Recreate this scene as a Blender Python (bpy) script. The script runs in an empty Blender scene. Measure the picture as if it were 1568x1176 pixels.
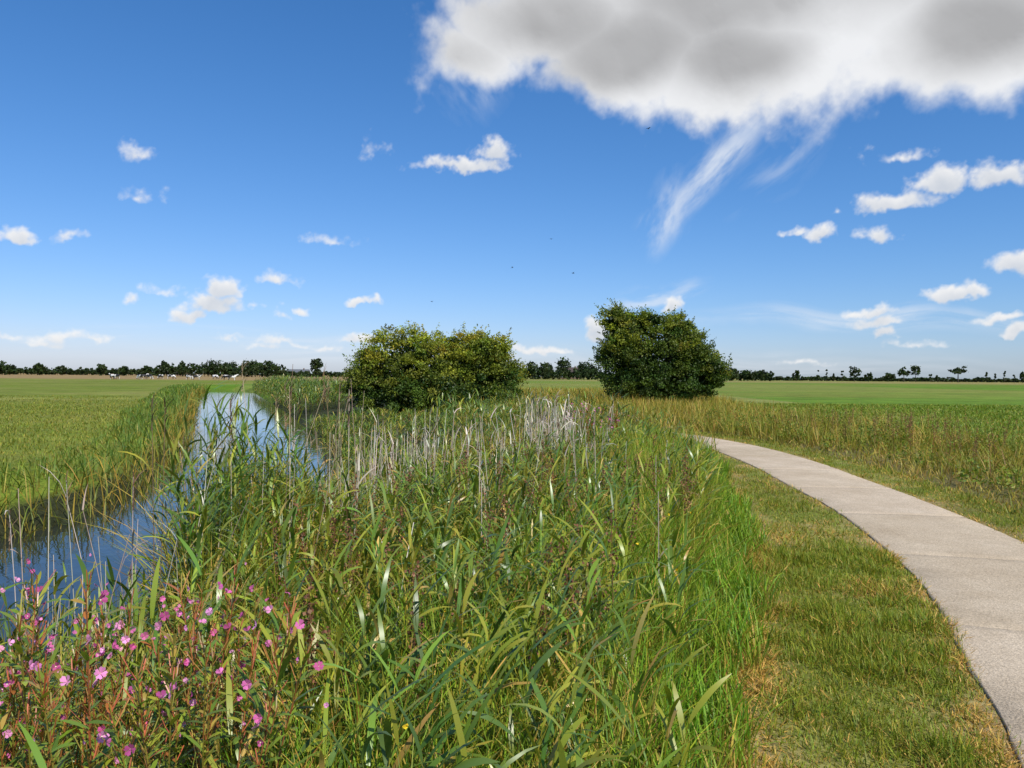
import bpy, math, numpy as np
from mathutils import Vector
R=np.random.default_rng(7)
scene=bpy.context.scene
FP=1162.0
SUN_EL=math.radians(48); SUN_AZ=math.radians(148)  # azimuth clockwise from +Y

# ------------------------------------------------------------------ helpers
def link(o):
    scene.collection.objects.link(o); return o

def mesh_np(name,V,F,cols=None,mat=None,smooth=False,parent=None):
    V=np.asarray(V,dtype=np.float32); F=np.asarray(F,dtype=np.int32)
    me=bpy.data.meshes.new(name)
    k=F.shape[1]
    me.vertices.add(len(V)); me.vertices.foreach_set("co",V.ravel())
    me.loops.add(F.size); me.loops.foreach_set("vertex_index",F.ravel())
    me.polygons.add(len(F))
    me.polygons.foreach_set("loop_start",np.arange(0,F.size,k,dtype=np.int32))
    me.polygons.foreach_set("loop_total",np.full(len(F),k,dtype=np.int32))
    if smooth: me.polygons.foreach_set("use_smooth",np.ones(len(F),dtype=bool))
    me.update(calc_edges=True)
    if cols is not None:
        a=me.color_attributes.new("col",'FLOAT_COLOR','POINT')
        c=np.ones((len(V),4),dtype=np.float32); c[:,:cols.shape[1]]=np.clip(cols,0,1)
        a.data.foreach_set("color",c.ravel())
    if mat: me.materials.append(mat)
    o=bpy.data.objects.new(name,me); link(o)
    if parent: o.parent=parent
    return o

class Acc:
    def __init__(s): s.V=[];s.F=[];s.C=[];s.n=0
    def add(s,V,F,C):
        s.V.append(V.astype(np.float32)); s.F.append(F+s.n); s.C.append(C.astype(np.float32)); s.n+=len(V)
    def build(s,name,mat,smooth=False):
        print(name,sum(len(f) for f in s.F))
        return mesh_np(name,np.concatenate(s.V),np.concatenate(s.F),np.concatenate(s.C),mat,smooth)

def centre(base,L,az,lean,curve,segs,p=1.0):
    N=len(L); t=np.linspace(0,1,segs+1)
    tm=(t[:-1]+t[1:])/2
    th=lean[:,None]+curve[:,None]*tm[None,:]**p
    dh=np.sin(th)*(L/segs)[:,None]; dz=np.cos(th)*(L/segs)[:,None]
    h=np.concatenate([np.zeros((N,1)),np.cumsum(dh,1)],1)
    z=np.concatenate([np.zeros((N,1)),np.cumsum(dz,1)],1)
    P=np.empty((N,segs+1,3)); P[:,:,0]=base[:,0,None]+h*np.sin(az)[:,None]
    P[:,:,1]=base[:,1,None]+h*np.cos(az)[:,None]; P[:,:,2]=base[:,2,None]+z
    return P

def ribbons(acc,base,L,W,az,lean,curve,segs,col,tip=None,prof='grass',twist=0.5,p=1.0,basecol=None):
    N=len(L)
    P=centre(base,L,az,lean,curve,segs,p)
    t=np.linspace(0,1,segs+1)
    if prof=='grass': w=np.clip(1-t**2.2,0.03,1)
    elif prof=='leaf': w=np.clip(np.sin(np.pi*np.clip(t*0.86+0.14,0,1))**0.75,0.04,1)
    else: w=np.ones_like(t)
    tw=(R.normal(0,twist,N)[:,None])*(0.4+t[None,:]) 
    side=np.stack([np.cos(az),-np.sin(az),np.zeros(N)],1)[:,None,:]
    up=np.zeros((N,segs+1,3)); up[:,:,2]=1
    s=side*np.cos(tw)[:,:,None]+up*np.sin(tw)[:,:,None]
    hw=(W[:,None]*w[None,:]/2)[:,:,None]
    V=np.stack([P-s*hw,P+s*hw],2).reshape(-1,3)
    i=np.arange(segs); q=np.stack([2*i,2*i+1,2*i+3,2*i+2],1)
    F=(q[None]+(np.arange(N)*(segs+1)*2)[:,None,None]).reshape(-1,4)
    C=np.repeat(col[:,None,:],segs+1,1)
    if tip is not None:
        k=(t**3)[None,:,None]; C=C*(1-k)+tip[:,None,:]*k
    if basecol is not None:
        k=(np.clip(1-t*2.5,0,1))[None,:,None]; C=C*(1-k)+basecol[None,None,:]*k
    C=np.repeat(C[:,:,None,:],2,2).reshape(-1,3)
    acc.add(V,F,C)

def tubes(acc,P,r0,r1,col):
    N,S,_=P.shape
    t=np.linspace(0,1,S)
    r=r0[:,None]*(1-t)+r1[:,None]*t
    a=np.arange(3)*2*np.pi/3
    off=np.stack([np.cos(a),np.sin(a),np.zeros(3)],1)
    V=(P[:,:,None,:]+off[None,None]*r[:,:,None,None]).reshape(-1,3)
    q=[]
    for i in range(S-1):
        for j in range(3):
            k=(j+1)%3; q.append([i*3+j,i*3+k,(i+1)*3+k,(i+1)*3+j])
    F=(np.array(q)[None]+(np.arange(N)*S*3)[:,None,None]).reshape(-1,4)
    acc.add(V,F,np.repeat(col,S*3,0))

def leaves(acc,P,size,col,aspect=0.55,flat=0.0,normal=None):
    N=len(P)
    d=R.normal(size=(N,3)); d[:,2]*=(1-flat); d/=np.linalg.norm(d,axis=1)[:,None]
    e=R.normal(size=(N,3)); e=np.cross(d,e); e/=np.linalg.norm(e,axis=1)[:,None]
    a=d*size[:,None]/2; b=e*size[:,None]/2*aspect
    V=np.stack([P-a,P+b,P+a,P-b],1).reshape(-1,3)
    F=np.arange(N*4).reshape(N,4)
    acc.add(V,F,np.repeat(col,4,0))

def pick(pal,N,w=None,var=0.15):
    pal=np.array(pal); k=R.choice(len(pal),N,p=None if w is None else np.array(w)/sum(w))
    return pal[k]*(1+R.normal(0,var,(N,1)))*(1+R.normal(0,var*0.35,(N,3)))

TB=np.random.default_rng(99).random((256,256)).astype(np.float32)
def vnoise(x,y,s,seed=0):
    x=np.asarray(x,np.float32)/s+seed*17.3; y=np.asarray(y,np.float32)/s+seed*31.7
    xi=np.floor(x).astype(np.int32); yi=np.floor(y).astype(np.int32); fx=x-xi; fy=y-yi
    fx=fx*fx*(3-2*fx); fy=fy*fy*(3-2*fy)
    x0=xi&255; y0=yi&255; x1=(xi+1)&255; y1=(yi+1)&255
    return (TB[x0,y0]*(1-fx)+TB[x1,y0]*fx)*(1-fy)+(TB[x0,y1]*(1-fx)+TB[x1,y1]*fx)*fy
def fbm(x,y,s,octv,gain=0.5,seed=0):
    a=1.0;t=0;n=0
    for i in range(octv):
        c,sn=math.cos(i*1.1),math.sin(i*1.1)
        t=t+a*vnoise(x*c-y*sn,x*sn+y*c,s,seed+i*3); n+=a; a*=gain; s*=0.5
    return t/n

# ------------------------------------------------------------------ layout
YL=[-30,0,6,9,12,14,22,38,67,95,112]; XL=[-7,-7.2,-7.4,-7.3,-6.9,-7.0,-9.6,-16.2,-28,-38.5,-45]
YR=[-30,0,9,14,18,26,44,67,95,112]; XR=[-2.7,-2.7,-2.9,-3.2,-4.0,-6.5,-12.9,-21.6,-32.4,-40]
xl=lambda y:np.interp(y,YL,XL); xr=lambda y:np.interp(y,YR,XR)
WZ=-0.65
def ground_z(x,y):
    x=np.asarray(x,float);y=np.asarray(y,float)
    out=np.maximum(xl(y)-x,x-xr(y))
    z=np.interp(out,[-1.2,-0.4,0,0.5,1.8,3.2],[-1.4,-0.95,-0.67,-0.36,-0.06,0])
    z=z*np.interp(y,[104,112],[1,0])
    dn=np.interp(np.hypot(x,y),[0,60,200],[1,0.6,0])
    dp=np.abs(x-pcx(y)); dn=dn*np.where(y<30,np.interp(dp,[1.15,1.9],[0,1]),1)
    return z+dn*(vnoise(x,y,1.3,1)-0.5)*0.04

PC=np.array([(0.8,-6),(1.0,-2),(1.5,0),(2.2,1.6),(2.97,3.13),(3.37,4.12),(4.02,5.78),(4.77,8.86),(5.19,12.43),(5.45,15.7),(5.4,18.4),(4.95,21),(4.1,23.6),(3.0,26.5),(1.9,31),(1.6,38),(2.0,60),(3,110)],float)
def catmull(P,n=12):
    Q=np.vstack([2*P[0]-P[1],P,2*P[-1]-P[-2]]); out=[]
    for i in range(1,len(Q)-2):
        for t in np.linspace(0,1,n,endpoint=False):
            a,b,c,d=Q[i-1],Q[i],Q[i+1],Q[i+2]
            out.append(0.5*((2*b)+(-a+c)*t+(2*a-5*b+4*c-d)*t*t+(-a+3*b-3*c+d)*t**3))
    out.append(P[-1]); return np.array(out)
PCs=catmull(PC)
HW=0.74
yy=PCs[:,1]; pcx=lambda y:np.interp(y,yy,PCs[:,0])
def path_d(x,y):
    x=np.asarray(x,float).ravel(); y=np.asarray(y,float).ravel()
    sl=np.interp(y,yy[:-1],np.diff(PCs[:,0])/np.diff(yy))
    return (x-pcx(y))/np.sqrt(1+sl**2)
YB=[-5,0,3.3,5.5,9,14,17]; XB=[0.2,0.5,1.0,1.75,2.8,3.75,4.35]
def xb(y):
    return np.where(y<17,np.interp(y,YB,XB),pcx(y)-0.95)

# ------------------------------------------------------------------ materials
def newmat(name):
    m=bpy.data.materials.new(name); m.use_nodes=True
    nt=m.node_tree; nt.nodes.clear(); return m,nt
def N_(nt,t,**kw):
    n=nt.nodes.new(t)
    for k,v in kw.items(): setattr(n,k,v)
    return n
def leafmat(name,trans=0.35,rough=0.45,spec=0.35,gain=(1.95,1.70,0.85)):
    m,nt=newmat(name)
    out=N_(nt,'ShaderNodeOutputMaterial'); at=N_(nt,'ShaderNodeAttribute',attribute_name='col')
    gn=N_(nt,'ShaderNodeVectorMath',operation='MULTIPLY'); gn.inputs[1].default_value=gain; nt.links.new(at.outputs['Color'],gn.inputs[0])
    pb=N_(nt,'ShaderNodeBsdfPrincipled'); pb.inputs['Roughness'].default_value=rough
    pb.inputs['Specular IOR Level'].default_value=spec
    tr=N_(nt,'ShaderNodeBsdfTranslucent'); mx=N_(nt,'ShaderNodeMixShader'); mx.inputs[0].default_value=trans
    g=N_(nt,'ShaderNodeVectorMath',operation='MULTIPLY'); g.inputs[1].default_value=(1.3,1.35,0.5)
    nt.links.new(gn.outputs[0],pb.inputs['Base Color']); nt.links.new(gn.outputs[0],g.inputs[0])
    nt.links.new(g.outputs[0],tr.inputs['Color'])
    nt.links.new(pb.outputs[0],mx.inputs[1]); nt.links.new(tr.outputs[0],mx.inputs[2]); nt.links.new(mx.outputs[0],out.inputs[0])
    return m
M_reed=leafmat("reed_leaf",0.25,0.36,0.55)
M_grass=leafmat("grass_blade",0.27,0.5,0.25)
M_tree=leafmat("tree_leaf",0.22,0.5,0.25,(1.5,1.5,0.8))
M_dry=leafmat("dry_stem",0.1,0.6,0.2,(1.2,1.15,1.05))
M_petal=leafmat("petal",0.2,0.6,0.1,(1.0,1.0,1.0))

def simple(name,col,rough=0.8,spec=0.2,noise=0.15,scale=8):
    m,nt=newmat(name); out=N_(nt,'ShaderNodeOutputMaterial'); pb=N_(nt,'ShaderNodeBsdfPrincipled')
    pb.inputs['Roughness'].default_value=rough; pb.inputs['Specular IOR Level'].default_value=spec
    no=N_(nt,'ShaderNodeTexNoise'); no.inputs['Scale'].default_value=scale; no.inputs['Detail'].default_value=5
    tc=N_(nt,'ShaderNodeTexCoord'); nt.links.new(tc.outputs['Object'],no.inputs['Vector'])
    cr=N_(nt,'ShaderNodeValToRGB'); c=np.array(col)
    cr.color_ramp.elements[0].position=0.3; cr.color_ramp.elements[1].position=0.7
    cr.color_ramp.elements[0].color=(*(c*(1-noise*2)),1); cr.color_ramp.elements[1].color=(*(c*(1+noise)),1)
    nt.links.new(no.outputs[0],cr.inputs[0]); nt.links.new(cr.outputs[0],pb.inputs['Base Color']); nt.links.new(pb.outputs[0],out.inputs[0])
    return m
M_bark=simple("bark",(0.07,0.055,0.04))

def groundmat():
    m,nt=newmat("meadow_ground"); L=nt.links.new
    out=N_(nt,'ShaderNodeOutputMaterial'); pb=N_(nt,'ShaderNodeBsdfPrincipled')
    pb.inputs['Roughness'].default_value=0.9; pb.inputs['Specular IOR Level'].default_value=0.05
    at=N_(nt,'ShaderNodeAttribute',attribute_name='col'); geo=N_(nt,'ShaderNodeNewGeometry')
    def nz(scale,det,sx=1,sy=1):
        mp=N_(nt,'ShaderNodeMapping'); mp.inputs['Scale'].default_value=(sx,sy,1)
        n=N_(nt,'ShaderNodeTexNoise'); n.inputs['Scale'].default_value=scale; n.inputs['Detail'].default_value=det; n.inputs['Roughness'].default_value=0.65
        L(geo.outputs['Position'],mp.inputs[0]); L(mp.outputs[0],n.inputs['Vector']); return n
    def mr(n,a,b,lo=0.3,hi=0.7):
        r=N_(nt,'ShaderNodeMapRange'); r.inputs['From Min'].default_value=lo; r.inputs['From Max'].default_value=hi
        r.inputs['To Min'].default_value=a; r.inputs['To Max'].default_value=b; L(n.outputs[0],r.inputs[0]); return r
    a=mr(nz(16,6),0.4,1.5); b=mr(nz(0.4,5),0.76,1.22); c=mr(nz(0.05,4,1,4),0.76,1.22)
    mu=N_(nt,'ShaderNodeMath',operation='MULTIPLY'); L(a.outputs[0],mu.inputs[0]); L(b.outputs[0],mu.inputs[1])
    mu2=N_(nt,'ShaderNodeMath',operation='MULTIPLY'); L(mu.outputs[0],mu2.inputs[0]); L(c.outputs[0],mu2.inputs[1])
    vm=N_(nt,'ShaderNodeVectorMath',operation='SCALE'); L(at.outputs['Color'],vm.inputs[0]); L(mu2.outputs[0],vm.inputs['Scale'])
    hs=N_(nt,'ShaderNodeHueSaturation'); h=mr(nz(1.1,4),0.48,0.52); L(h.outputs[0],hs.inputs['Hue']); L(vm.outputs[0],hs.inputs['Color'])
    L(hs.outputs[0],pb.inputs['Base Color'])
    L(pb.outputs[0],out.inputs[0]); return m

def axis(dense,outl,outr,ratio,step):
    a=list(dense); v=dense[-1]; s=step
    while v<outr: s*=ratio; v+=s; a.append(v)
    v=dense[0]; s=step; b=[]
    while v>outl: s*=ratio; v-=s; b.append(v)
    return np.array(b[::-1]+a)
xs=axis(np.arange(-48,16,0.26),-6000,6000,1.07,0.3)
ys=axis(np.arange(-6,112,0.30),-300,7000,1.06,0.35)
X,Y=np.meshgrid(xs,ys); Z=ground_z(X,Y)
nx,ny=len(xs),len(ys)
V=np.stack([X.ravel(),Y.ravel(),Z.ravel()],1)
ii,jj=np.meshgrid(np.arange(nx-1),np.arange(ny-1)); k=(jj*nx+ii).ravel()
F=np.stack([k,k+1,k+nx+1,k+nx],1)
x=X.ravel(); y=Y.ravel()
GF=np.array([0.15,0.195,0.024]); GR=np.array([0.115,0.205,0.02]); SO=np.array([0.04,0.045,0.02])
STRAW=np.array([0.35,0.26,0.12]); OL=np.array([0.17,0.185,0.038]); DRY=np.array([0.22,0.19,0.07])
def lerp(a,b,t): return a*(1-t[:,None])+b*t[:,None]
d=path_d(x,y); n_=len(x)
C=np.tile(GR,(n_,1))
C=lerp(C,np.tile([0.2,0.22,0.04],(n_,1)),np.clip(fbm(x*0.25,y,9,3,.5,31)*1.8-0.65,0,0.75))
left=np.clip((xl(y)-x)/1.0,0,1)
n1=fbm(x,y,8,4,.6,3)
gl=lerp(np.tile(GF,(n_,1)),np.tile([0.23,0.225,0.055],(n_,1)),np.clip(n1*2.2-0.8,0,1))
C=lerp(C,gl,left)
far=np.clip((y-180)/40,0,1)*np.where(x<-20,1,0.0); C=lerp(C,np.tile([0.30,0.21,0.09],(n_,1)),far)
mid=np.exp(-((y-150)/60)**2)*(np.abs(x-20)<60)*0.6; C=lerp(C,np.tile([0.24,0.23,0.06],(n_,1)),mid)
far2=np.clip((y-240)/80,0,1)*(x>-20); C=lerp(C,np.tile([0.28,0.23,0.08],(n_,1)),far2*0.9*np.clip(vnoise(x,y,140,8)*1.5,0,1))
bed=((x>xl(y)-0.6)&(x<xb(y))&(y<60)).astype(float); C=lerp(C,np.tile(SO,(n_,1)),bed)
ver=((x>=xb(y))&(d<HW+0.9)&(y<70)).astype(float)
def strawf(x,y,d): return np.clip(np.exp(-((x-xb(y))/0.2)**2)*0.9+np.exp(-((np.abs(d)-HW)/0.12)**2)*0.85+2.6*(fbm(x,y,0.5,5,.68,4)-0.48),0,1)
C=lerp(C,lerp(np.tile(OL,(n_,1)),np.tile(STRAW,(n_,1)),strawf(x,y,d)),ver)
rg=((d>HW+0.9)&(d<HW+5.5)&(y<90)).astype(float); C=lerp(C,np.tile(DRY*0.7,(n_,1)),rg)
between=((x>-1)&(x<20)&(y>30)&(y<90)).astype(float)*0.55; C=lerp(C,np.tile([0.3,0.26,0.09],(n_,1)),between)
mesh_np("ground",V,F,C,groundmat(),smooth=True)

def watermat():
    m,nt=newmat("canal_water"); L=nt.links.new
    out=N_(nt,'ShaderNodeOutputMaterial'); pb=N_(nt,'ShaderNodeBsdfPrincipled')
    pb.inputs['Base Color'].default_value=(0.025,0.03,0.022,1); pb.inputs['Roughness'].default_value=0.03; pb.inputs['IOR'].default_value=1.38
    pb.inputs['Specular IOR Level'].default_value=0.6
    g=N_(nt,'ShaderNodeNewGeometry'); n=N_(nt,'ShaderNodeTexNoise'); n.inputs['Scale'].default_value=2.5; n.inputs['Detail'].default_value=3
    b=N_(nt,'ShaderNodeBump'); b.inputs['Strength'].default_value=0.10; b.inputs['Distance'].default_value=0.05
    L(g.outputs['Position'],n.inputs['Vector']); L(n.outputs[0],b.inputs['Height']); L(b.outputs[0],pb.inputs['Normal']); L(pb.outputs[0],out.inputs[0]); return m
wy=np.concatenate([np.arange(-30,112,1.0)]); nw=len(wy)
WV=np.array([[xl(a)-0.4,a,WZ] for a in wy]+[[xr(a)+0.4,a,WZ] for a in wy])
WF=np.array([[i,nw+i,nw+i+1,i+1] for i in range(nw-1)])
mesh_np("canal_water",WV,WF,None,watermat())

def pathmat():
    m,nt=newmat("concrete_path"); L=nt.links.new
    out=N_(nt,'ShaderNodeOutputMaterial'); pb=N_(nt,'ShaderNodeBsdfPrincipled'); pb.inputs['Roughness'].default_value=0.9; pb.inputs['Specular IOR Level'].default_value=0.1
    g=N_(nt,'ShaderNodeNewGeometry'); at=N_(nt,'ShaderNodeAttribute',attribute_name='col')
    def nz(s,dt,rg=0.6):
        n=N_(nt,'ShaderNodeTexNoise'); n.inputs['Scale'].default_value=s; n.inputs['Detail'].default_value=dt; n.inputs['Roughness'].default_value=rg; L(g.outputs['Position'],n.inputs['Vector']); return n
    r=N_(nt,'ShaderNodeValToRGB'); e=r.color_ramp.elements; e[0].position=0.3; e[0].color=(0.44,0.345,0.235,1); e[1].position=0.7; e[1].color=(0.61,0.50,0.365,1)
    L(nz(1.0,7,0.78).outputs[0],r.inputs[0])
    sp=N_(nt,'ShaderNodeMapRange'); sp.inputs['From Min'].default_value=0.35; sp.inputs['From Max'].default_value=0.65; sp.inputs['To Min'].default_value=0.6; sp.inputs['To Max'].default_value=1.28
    L(nz(80,3,0.85).outputs[0],sp.inputs[0])
    vm=N_(nt,'ShaderNodeVectorMath',operation='SCALE'); L(r.outputs[0],vm.inputs[0]); L(sp.outputs[0],vm.inputs['Scale'])
    mu=N_(nt,'ShaderNodeVectorMath',operation='MULTIPLY'); L(vm.outputs[0],mu.inputs[0]); L(at.outputs['Color'],mu.inputs[1]); L(mu.outputs[0],pb.inputs['Base Color'])
    b=N_(nt,'ShaderNodeBump'); b.inputs['Strength'].default_value=0.6; b.inputs['Distance'].default_value=0.01; L(nz(80,4).outputs[0],b.inputs['Height']); L(b.outputs[0],pb.inputs['Normal'])
    L(pb.outputs[0],out.inputs[0]); return m
pts=PCs[(PCs[:,1]<29)]
seg=np.hypot(*np.diff(pts,axis=0).T); s=np.concatenate([[0],np.cumsum(seg)])
ss=[0.0]; jf=[1]
while ss[-1]<s[-1]-3:
    st=ss[-1]
    for q in (0.008,)+tuple(np.arange(0.2,2.25,0.2))+(2.292,2.3): ss.append(st+q); jf.append(1 if q==2.3 else 0)
ss=np.array(ss); joint=np.array(jf)
px_=np.interp(ss,s,pts[:,0]); py_=np.interp(ss,s,pts[:,1])
def at_s(v): return np.stack([np.interp(v,s,pts[:,0]),np.interp(v,s,pts[:,1])],1)
T=at_s(ss+0.3)-at_s(ss-0.3); T/=np.hypot(T[:,0],T[:,1])[:,None]; nxn=T[:,1]; nyn=-T[:,0]
offs=[(-HW,-0.1),(-HW,0.010),(-HW*0.97,0.016),(-HW*0.5,0.02),(0,0.022),(HW*0.5,0.02),(HW*0.97,0.016),(HW,0.010),(HW,-0.1)]
PV=[];PCo=[]
slabt=1.0
for j in range(len(ss)):
    if joint[j]: slabt=1+R.normal(0,0.04)
    ew=R.normal(0,0.006,2)
    for (o,z) in offs:
        wob=(0.015*math.sin(ss[j]*1.7+o*3)+ew[0 if o<0 else 1]) if abs(o)==HW else 0
        PV.append((px_[j]+nxn[j]*(o+wob),py_[j]+nyn[j]*(o+wob),z-(0.005 if joint[j] else 0)))
        c=0.6 if joint[j] else slabt*(0.9 if abs(o)==HW else 1.0)
        PCo.append((c,c,c*0.98))
no=len(offs)
PF=[[j*no+i,j*no+i+1,(j+1)*no+i+1,(j+1)*no+i] for j in range(len(ss)-1) for i in range(no-1)]
mesh_np("concrete_path",PV,PF,np.clip(np.array(PCo),0,1),pathmat())

# ------------------------------------------------------------------ vegetation
def scatter(n,x0,x1,y0,y1):
    return R.uniform(x0,x1,n),R.uniform(y0,y1,n)
def infrust(x,y,m=0.75,pad=1.0): return (np.abs(x)<y*m+pad)

G_REED=[(0.05,0.105,0.03),(0.075,0.135,0.03),(0.115,0.16,0.03),(0.155,0.18,0.04),(0.045,0.085,0.035)]
reed=Acc()
def topz(x,y):
    a=0.62+0.36*vnoise(x,y,0.8,11)
    b=x/y
    a=a-0.22*np.clip((x-0.2-0.22*y)/1.0,0,1)
    a=np.where(y<3,np.minimum(a,0.80+0.05*y),a)
    a=np.where((b<-0.16)&(b>-0.34)&(y>3.5),np.minimum(a,1.62-0.142*y),a)
    a=a+0.85*np.exp(-(((x+2.3)/0.42)**2+((y-6.3)/1.4)**2))
    a=np.where((b<-0.43)&(y>2.7),np.minimum(a,1.62-0.285*y+0.1),a)
    lowbank=0.02+0.12*vnoise(x,y,1.2,5)
    f=np.clip((y-8)/2.5,0,1)*np.clip((-0.03-b)/0.12,0,1)
    a=a*(1-f)+lowbank*f
    a=a+0.15*np.clip((y-11)/8,0,1)*np.clip((b-0.0)/0.1,0,1)
    return a
def reeds(x,y,H,nl,pal,w,segs,lw=0.022,ll=0.34):
    n=len(x); z=ground_z(x,y); base=np.stack([x,y,z-0.02],1)
    az=R.uniform(0,2*np.pi,n); lean=R.uniform(0,0.16,n); cv=R.uniform(0,0.3,n)
    P=centre(base,H,az,lean,cv,5)
    col=pick(pal,n,w)
    tubes(reed,P,np.full(n,0.0035),np.full(n,0.0012),col*np.array([1.2,1.0,0.8]))
    for k in range(nl):
        t=0.22+0.76*(k+R.uniform(0,0.8,n))/nl; t=np.clip(t,0,0.999)
        f=t*5; i=f.astype(int); fr=(f-i)[:,None]; r=np.arange(n)
        b=P[r,i]*(1-fr)+P[r,i+1]*fr
        la=az+np.pi*(k%2)+R.normal(0,0.6,n)
        la=np.where(R.random(n)<0.3,R.normal(1.3,0.5,n),la)
        L=ll*R.uniform(0.6,1.25,n)*(1-0.3*t); 
        cc=col*(0.85+0.3*R.random((n,1)))
        dead=(R.random(n)<0.3*(1-t)); cc=np.where(dead[:,None],pick([(0.2,0.16,0.08),(0.26,0.21,0.11)],n),cc)
        ribbons(reed,b,L,lw*R.uniform(0.55,1.15,n),la,R.uniform(0.15,0.75,n),R.uniform(0.2,1.5,n),segs,cc,cc*np.array([1.2,1.05,0.9]),'leaf',0.35)
x,y=scatter(9000,-3.6,4.2,1.25,12)
kk=(x>xr(y)-0.3)&(x<xb(y)-0.35)&infrust(x,y,0.72,0.6)
pr=np.clip(1.0-0.85*np.clip((x+0.3-0.1*y)/1.0,0,1.0),0.1,1)*np.clip(0.4+y/11,0.45,1)
pr=pr*np.clip(0.25+1.35*vnoise(x,y,0.7,41),0,1)
pr=pr*np.where((x/y<-0.43)&(y>2.7),0.35,1)
kk&=R.random(len(x))<pr
kk&=~((x<-0.75)&(y<2.9)&(R.random(len(x))<0.6))
x,y=x[kk],y[kk]; H=np.clip(topz(x,y)-ground_z(x,y),0.25,3)*R.uniform(0.6,1.12,len(x))
reeds(x,y,H,7,G_REED,[2,3,3,2.4,1.3],5)
n=150; x=R.normal(-2.3,0.3,n); y=R.normal(6.2,1.0,n); kk=x>xr(y)-.3; x,y=x[kk],y[kk]
reeds(x,y,np.clip(topz(x,y)-ground_z(x,y),0.4,3)*R.uniform(0.75,1.1,len(x)),8,G_REED,[3,3,2,1,2],5,0.024,0.4)
x,y=scatter(9000,-9,4.2,12,32)
kk=(x>xr(y)-0.1)&(x<np.minimum(xb(y)-0.4,xr(y)+8.5))
kk&=R.random(len(x))<np.where(x<xr(y)+1.5,.6,0.4)
x,y=x[kk],y[kk]; H=np.clip(topz(x,y)-ground_z(x,y),0.3,3)*R.uniform(0.7,1.05,len(x))
reeds(x,y,H,5,G_REED,[2,3,2,1.5,2],3,0.028,0.36)
x,y=scatter(16000,-34,-8,38,95)
kk=(x>xr(y)-0.1)&(x<xr(y)+3.2); x,y=x[kk],y[kk]
H=R.uniform(1.0,1.7,len(x))
reeds(x,y,H,4,G_REED,[3,3,1,.4,3],2,0.06,0.5)
n=480; x=R.uniform(-2.8,2.6,n); y=R.uniform(17,27,n); kk=(x<xb(y)-.6)&(vnoise(x,y,1.8,55)>0.45); x,y=x[kk],y[kk]
reeds(x,y,R.uniform(0.8,1.4,len(x)),6,G_REED,[3,3,1.5,1,2.5],3,0.035,0.4)
reed.build("reed_bed",M_reed)

gr=Acc()
def grass(x,y,H,W,pal,w,segs=4,lean=(0,0.35),cv=(0.2,1.2),var=0.18,basec=(0.13,0.12,0.04),acc=gr,tw=0.6):
    n=len(x); base=np.stack([x,y,ground_z(x,y)-0.01],1)
    c=pick(pal,n,w,var)
    ribbons(acc,base,H,W,R.uniform(0,2*np.pi,n),R.uniform(*lean,n),R.uniform(*cv,n),segs,c,c*np.array([1.25,1.1,1.0]),'grass',tw,basecol=np.array(basec))
BR=[(0.07,0.17,0.02),(0.1,0.2,0.025),(0.13,0.2,0.03),(0.05,0.12,0.03),(0.24,0.2,0.08)]
x,y=scatter(90000,-0.9,4.4,1.3,17)
e=xb(y)-x; e=e+0.3*(vnoise(x,y,0.5,61)-0.5); kk=(e>-0.08)&(e<1.9+0.02*y)&(R.random(len(x))<np.clip(1.35-e*0.4,0,1)*np.clip(1.2-y/22,0.3,1)); x,y,e=x[kk],y[kk],e[kk]
grass(x,y,np.clip(0.24+0.4*np.clip(e,0,1)+0.25*(vnoise(x,y,.5,3)-.4),0.15,1)*R.uniform(0.6,1.25,len(x)),R.uniform(0.004,0.009,len(x))*(1+y/12),BR,[3,4,3,2,0.9],5)
x,y=scatter(60000,-3.6,3.5,1.2,15)
kk=(x>xr(y)-0.1)&(x<xb(y)-0.4)&infrust(x,y,0.72,0.6)&~((x/y<-0.43)&(y>2.7)&(R.random(len(x))<0.6)); x,y=x[kk],y[kk]
MX=[(0.08,0.14,0.025),(0.13,0.18,0.03),(0.18,0.19,0.05),(0.26,0.21,0.09),(0.14,0.08,0.04)]
MXm=vnoise(x,y,0.8,71)>0.5
hh=np.clip(topz(x,y)-ground_z(x,y),.2,2)*R.uniform(0.35,1.0,len(x))
for msk,w in ((MXm,[2,2,3,4,1.4]),(~MXm,[4,3.5,2,1.2,0.4])):
    grass(x[msk],y[msk],hh[msk],R.uniform(0.004,0.009,msk.sum())*(1+y[msk]/12),MX,w,4)
x,y=scatter(190000,-45,-5.5,6,100)
e=xl(y)-x; wd=1.6+0.03*y+0.8*(vnoise(x,y,3,19)-.5); kk=(e>-0.35)&(e<wd)&infrust(x,y,0.72,1); kk&=R.random(len(x))<np.clip(1.2-y/70,0.25,1); x,y,e,wd=x[kk],y[kk],e[kk],wd[kk]
h=np.interp(e/wd,[-0.2,0.12,0.4,0.75,1.0],[0.65,0.75,0.55,0.35,0.14])*R.uniform(0.5,1.25,len(x))*(0.45+1.1*fbm(x,y,1.3,3,.6,9))*np.interp(y,[8,14,20],[0.75,1.0,1.15])
dry=(e<0.45)
for msk,pal,w in ((dry,[(0.18,0.14,0.04),(0.24,0.19,0.08),(0.07,0.11,0.03)],[3,1,6]),(~dry,[(0.04,0.095,0.03),(0.06,0.12,0.03),(0.1,0.15,0.035),(0.2,0.18,0.07)],[4.5,4,2,.4])):
    grass(x[msk],y[msk],h[msk],R.uniform(0.008,0.018,msk.sum())*(1+y[msk]/22),pal,w,3,cv=(0.2,1.5))
x,y=scatter(60000,-10,22,17,75)
dd=path_d(x,y); kk=((x>xr(y)+2.0)&(dd<-0.8)&(x>-1.0-0.1*(y-17)))|((dd>HW+0.8)&(x<7+0.14*y)&(y>19))|((y>28)&(np.abs(dd)<1.6)); x,y=x[kk],y[kk]
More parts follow.
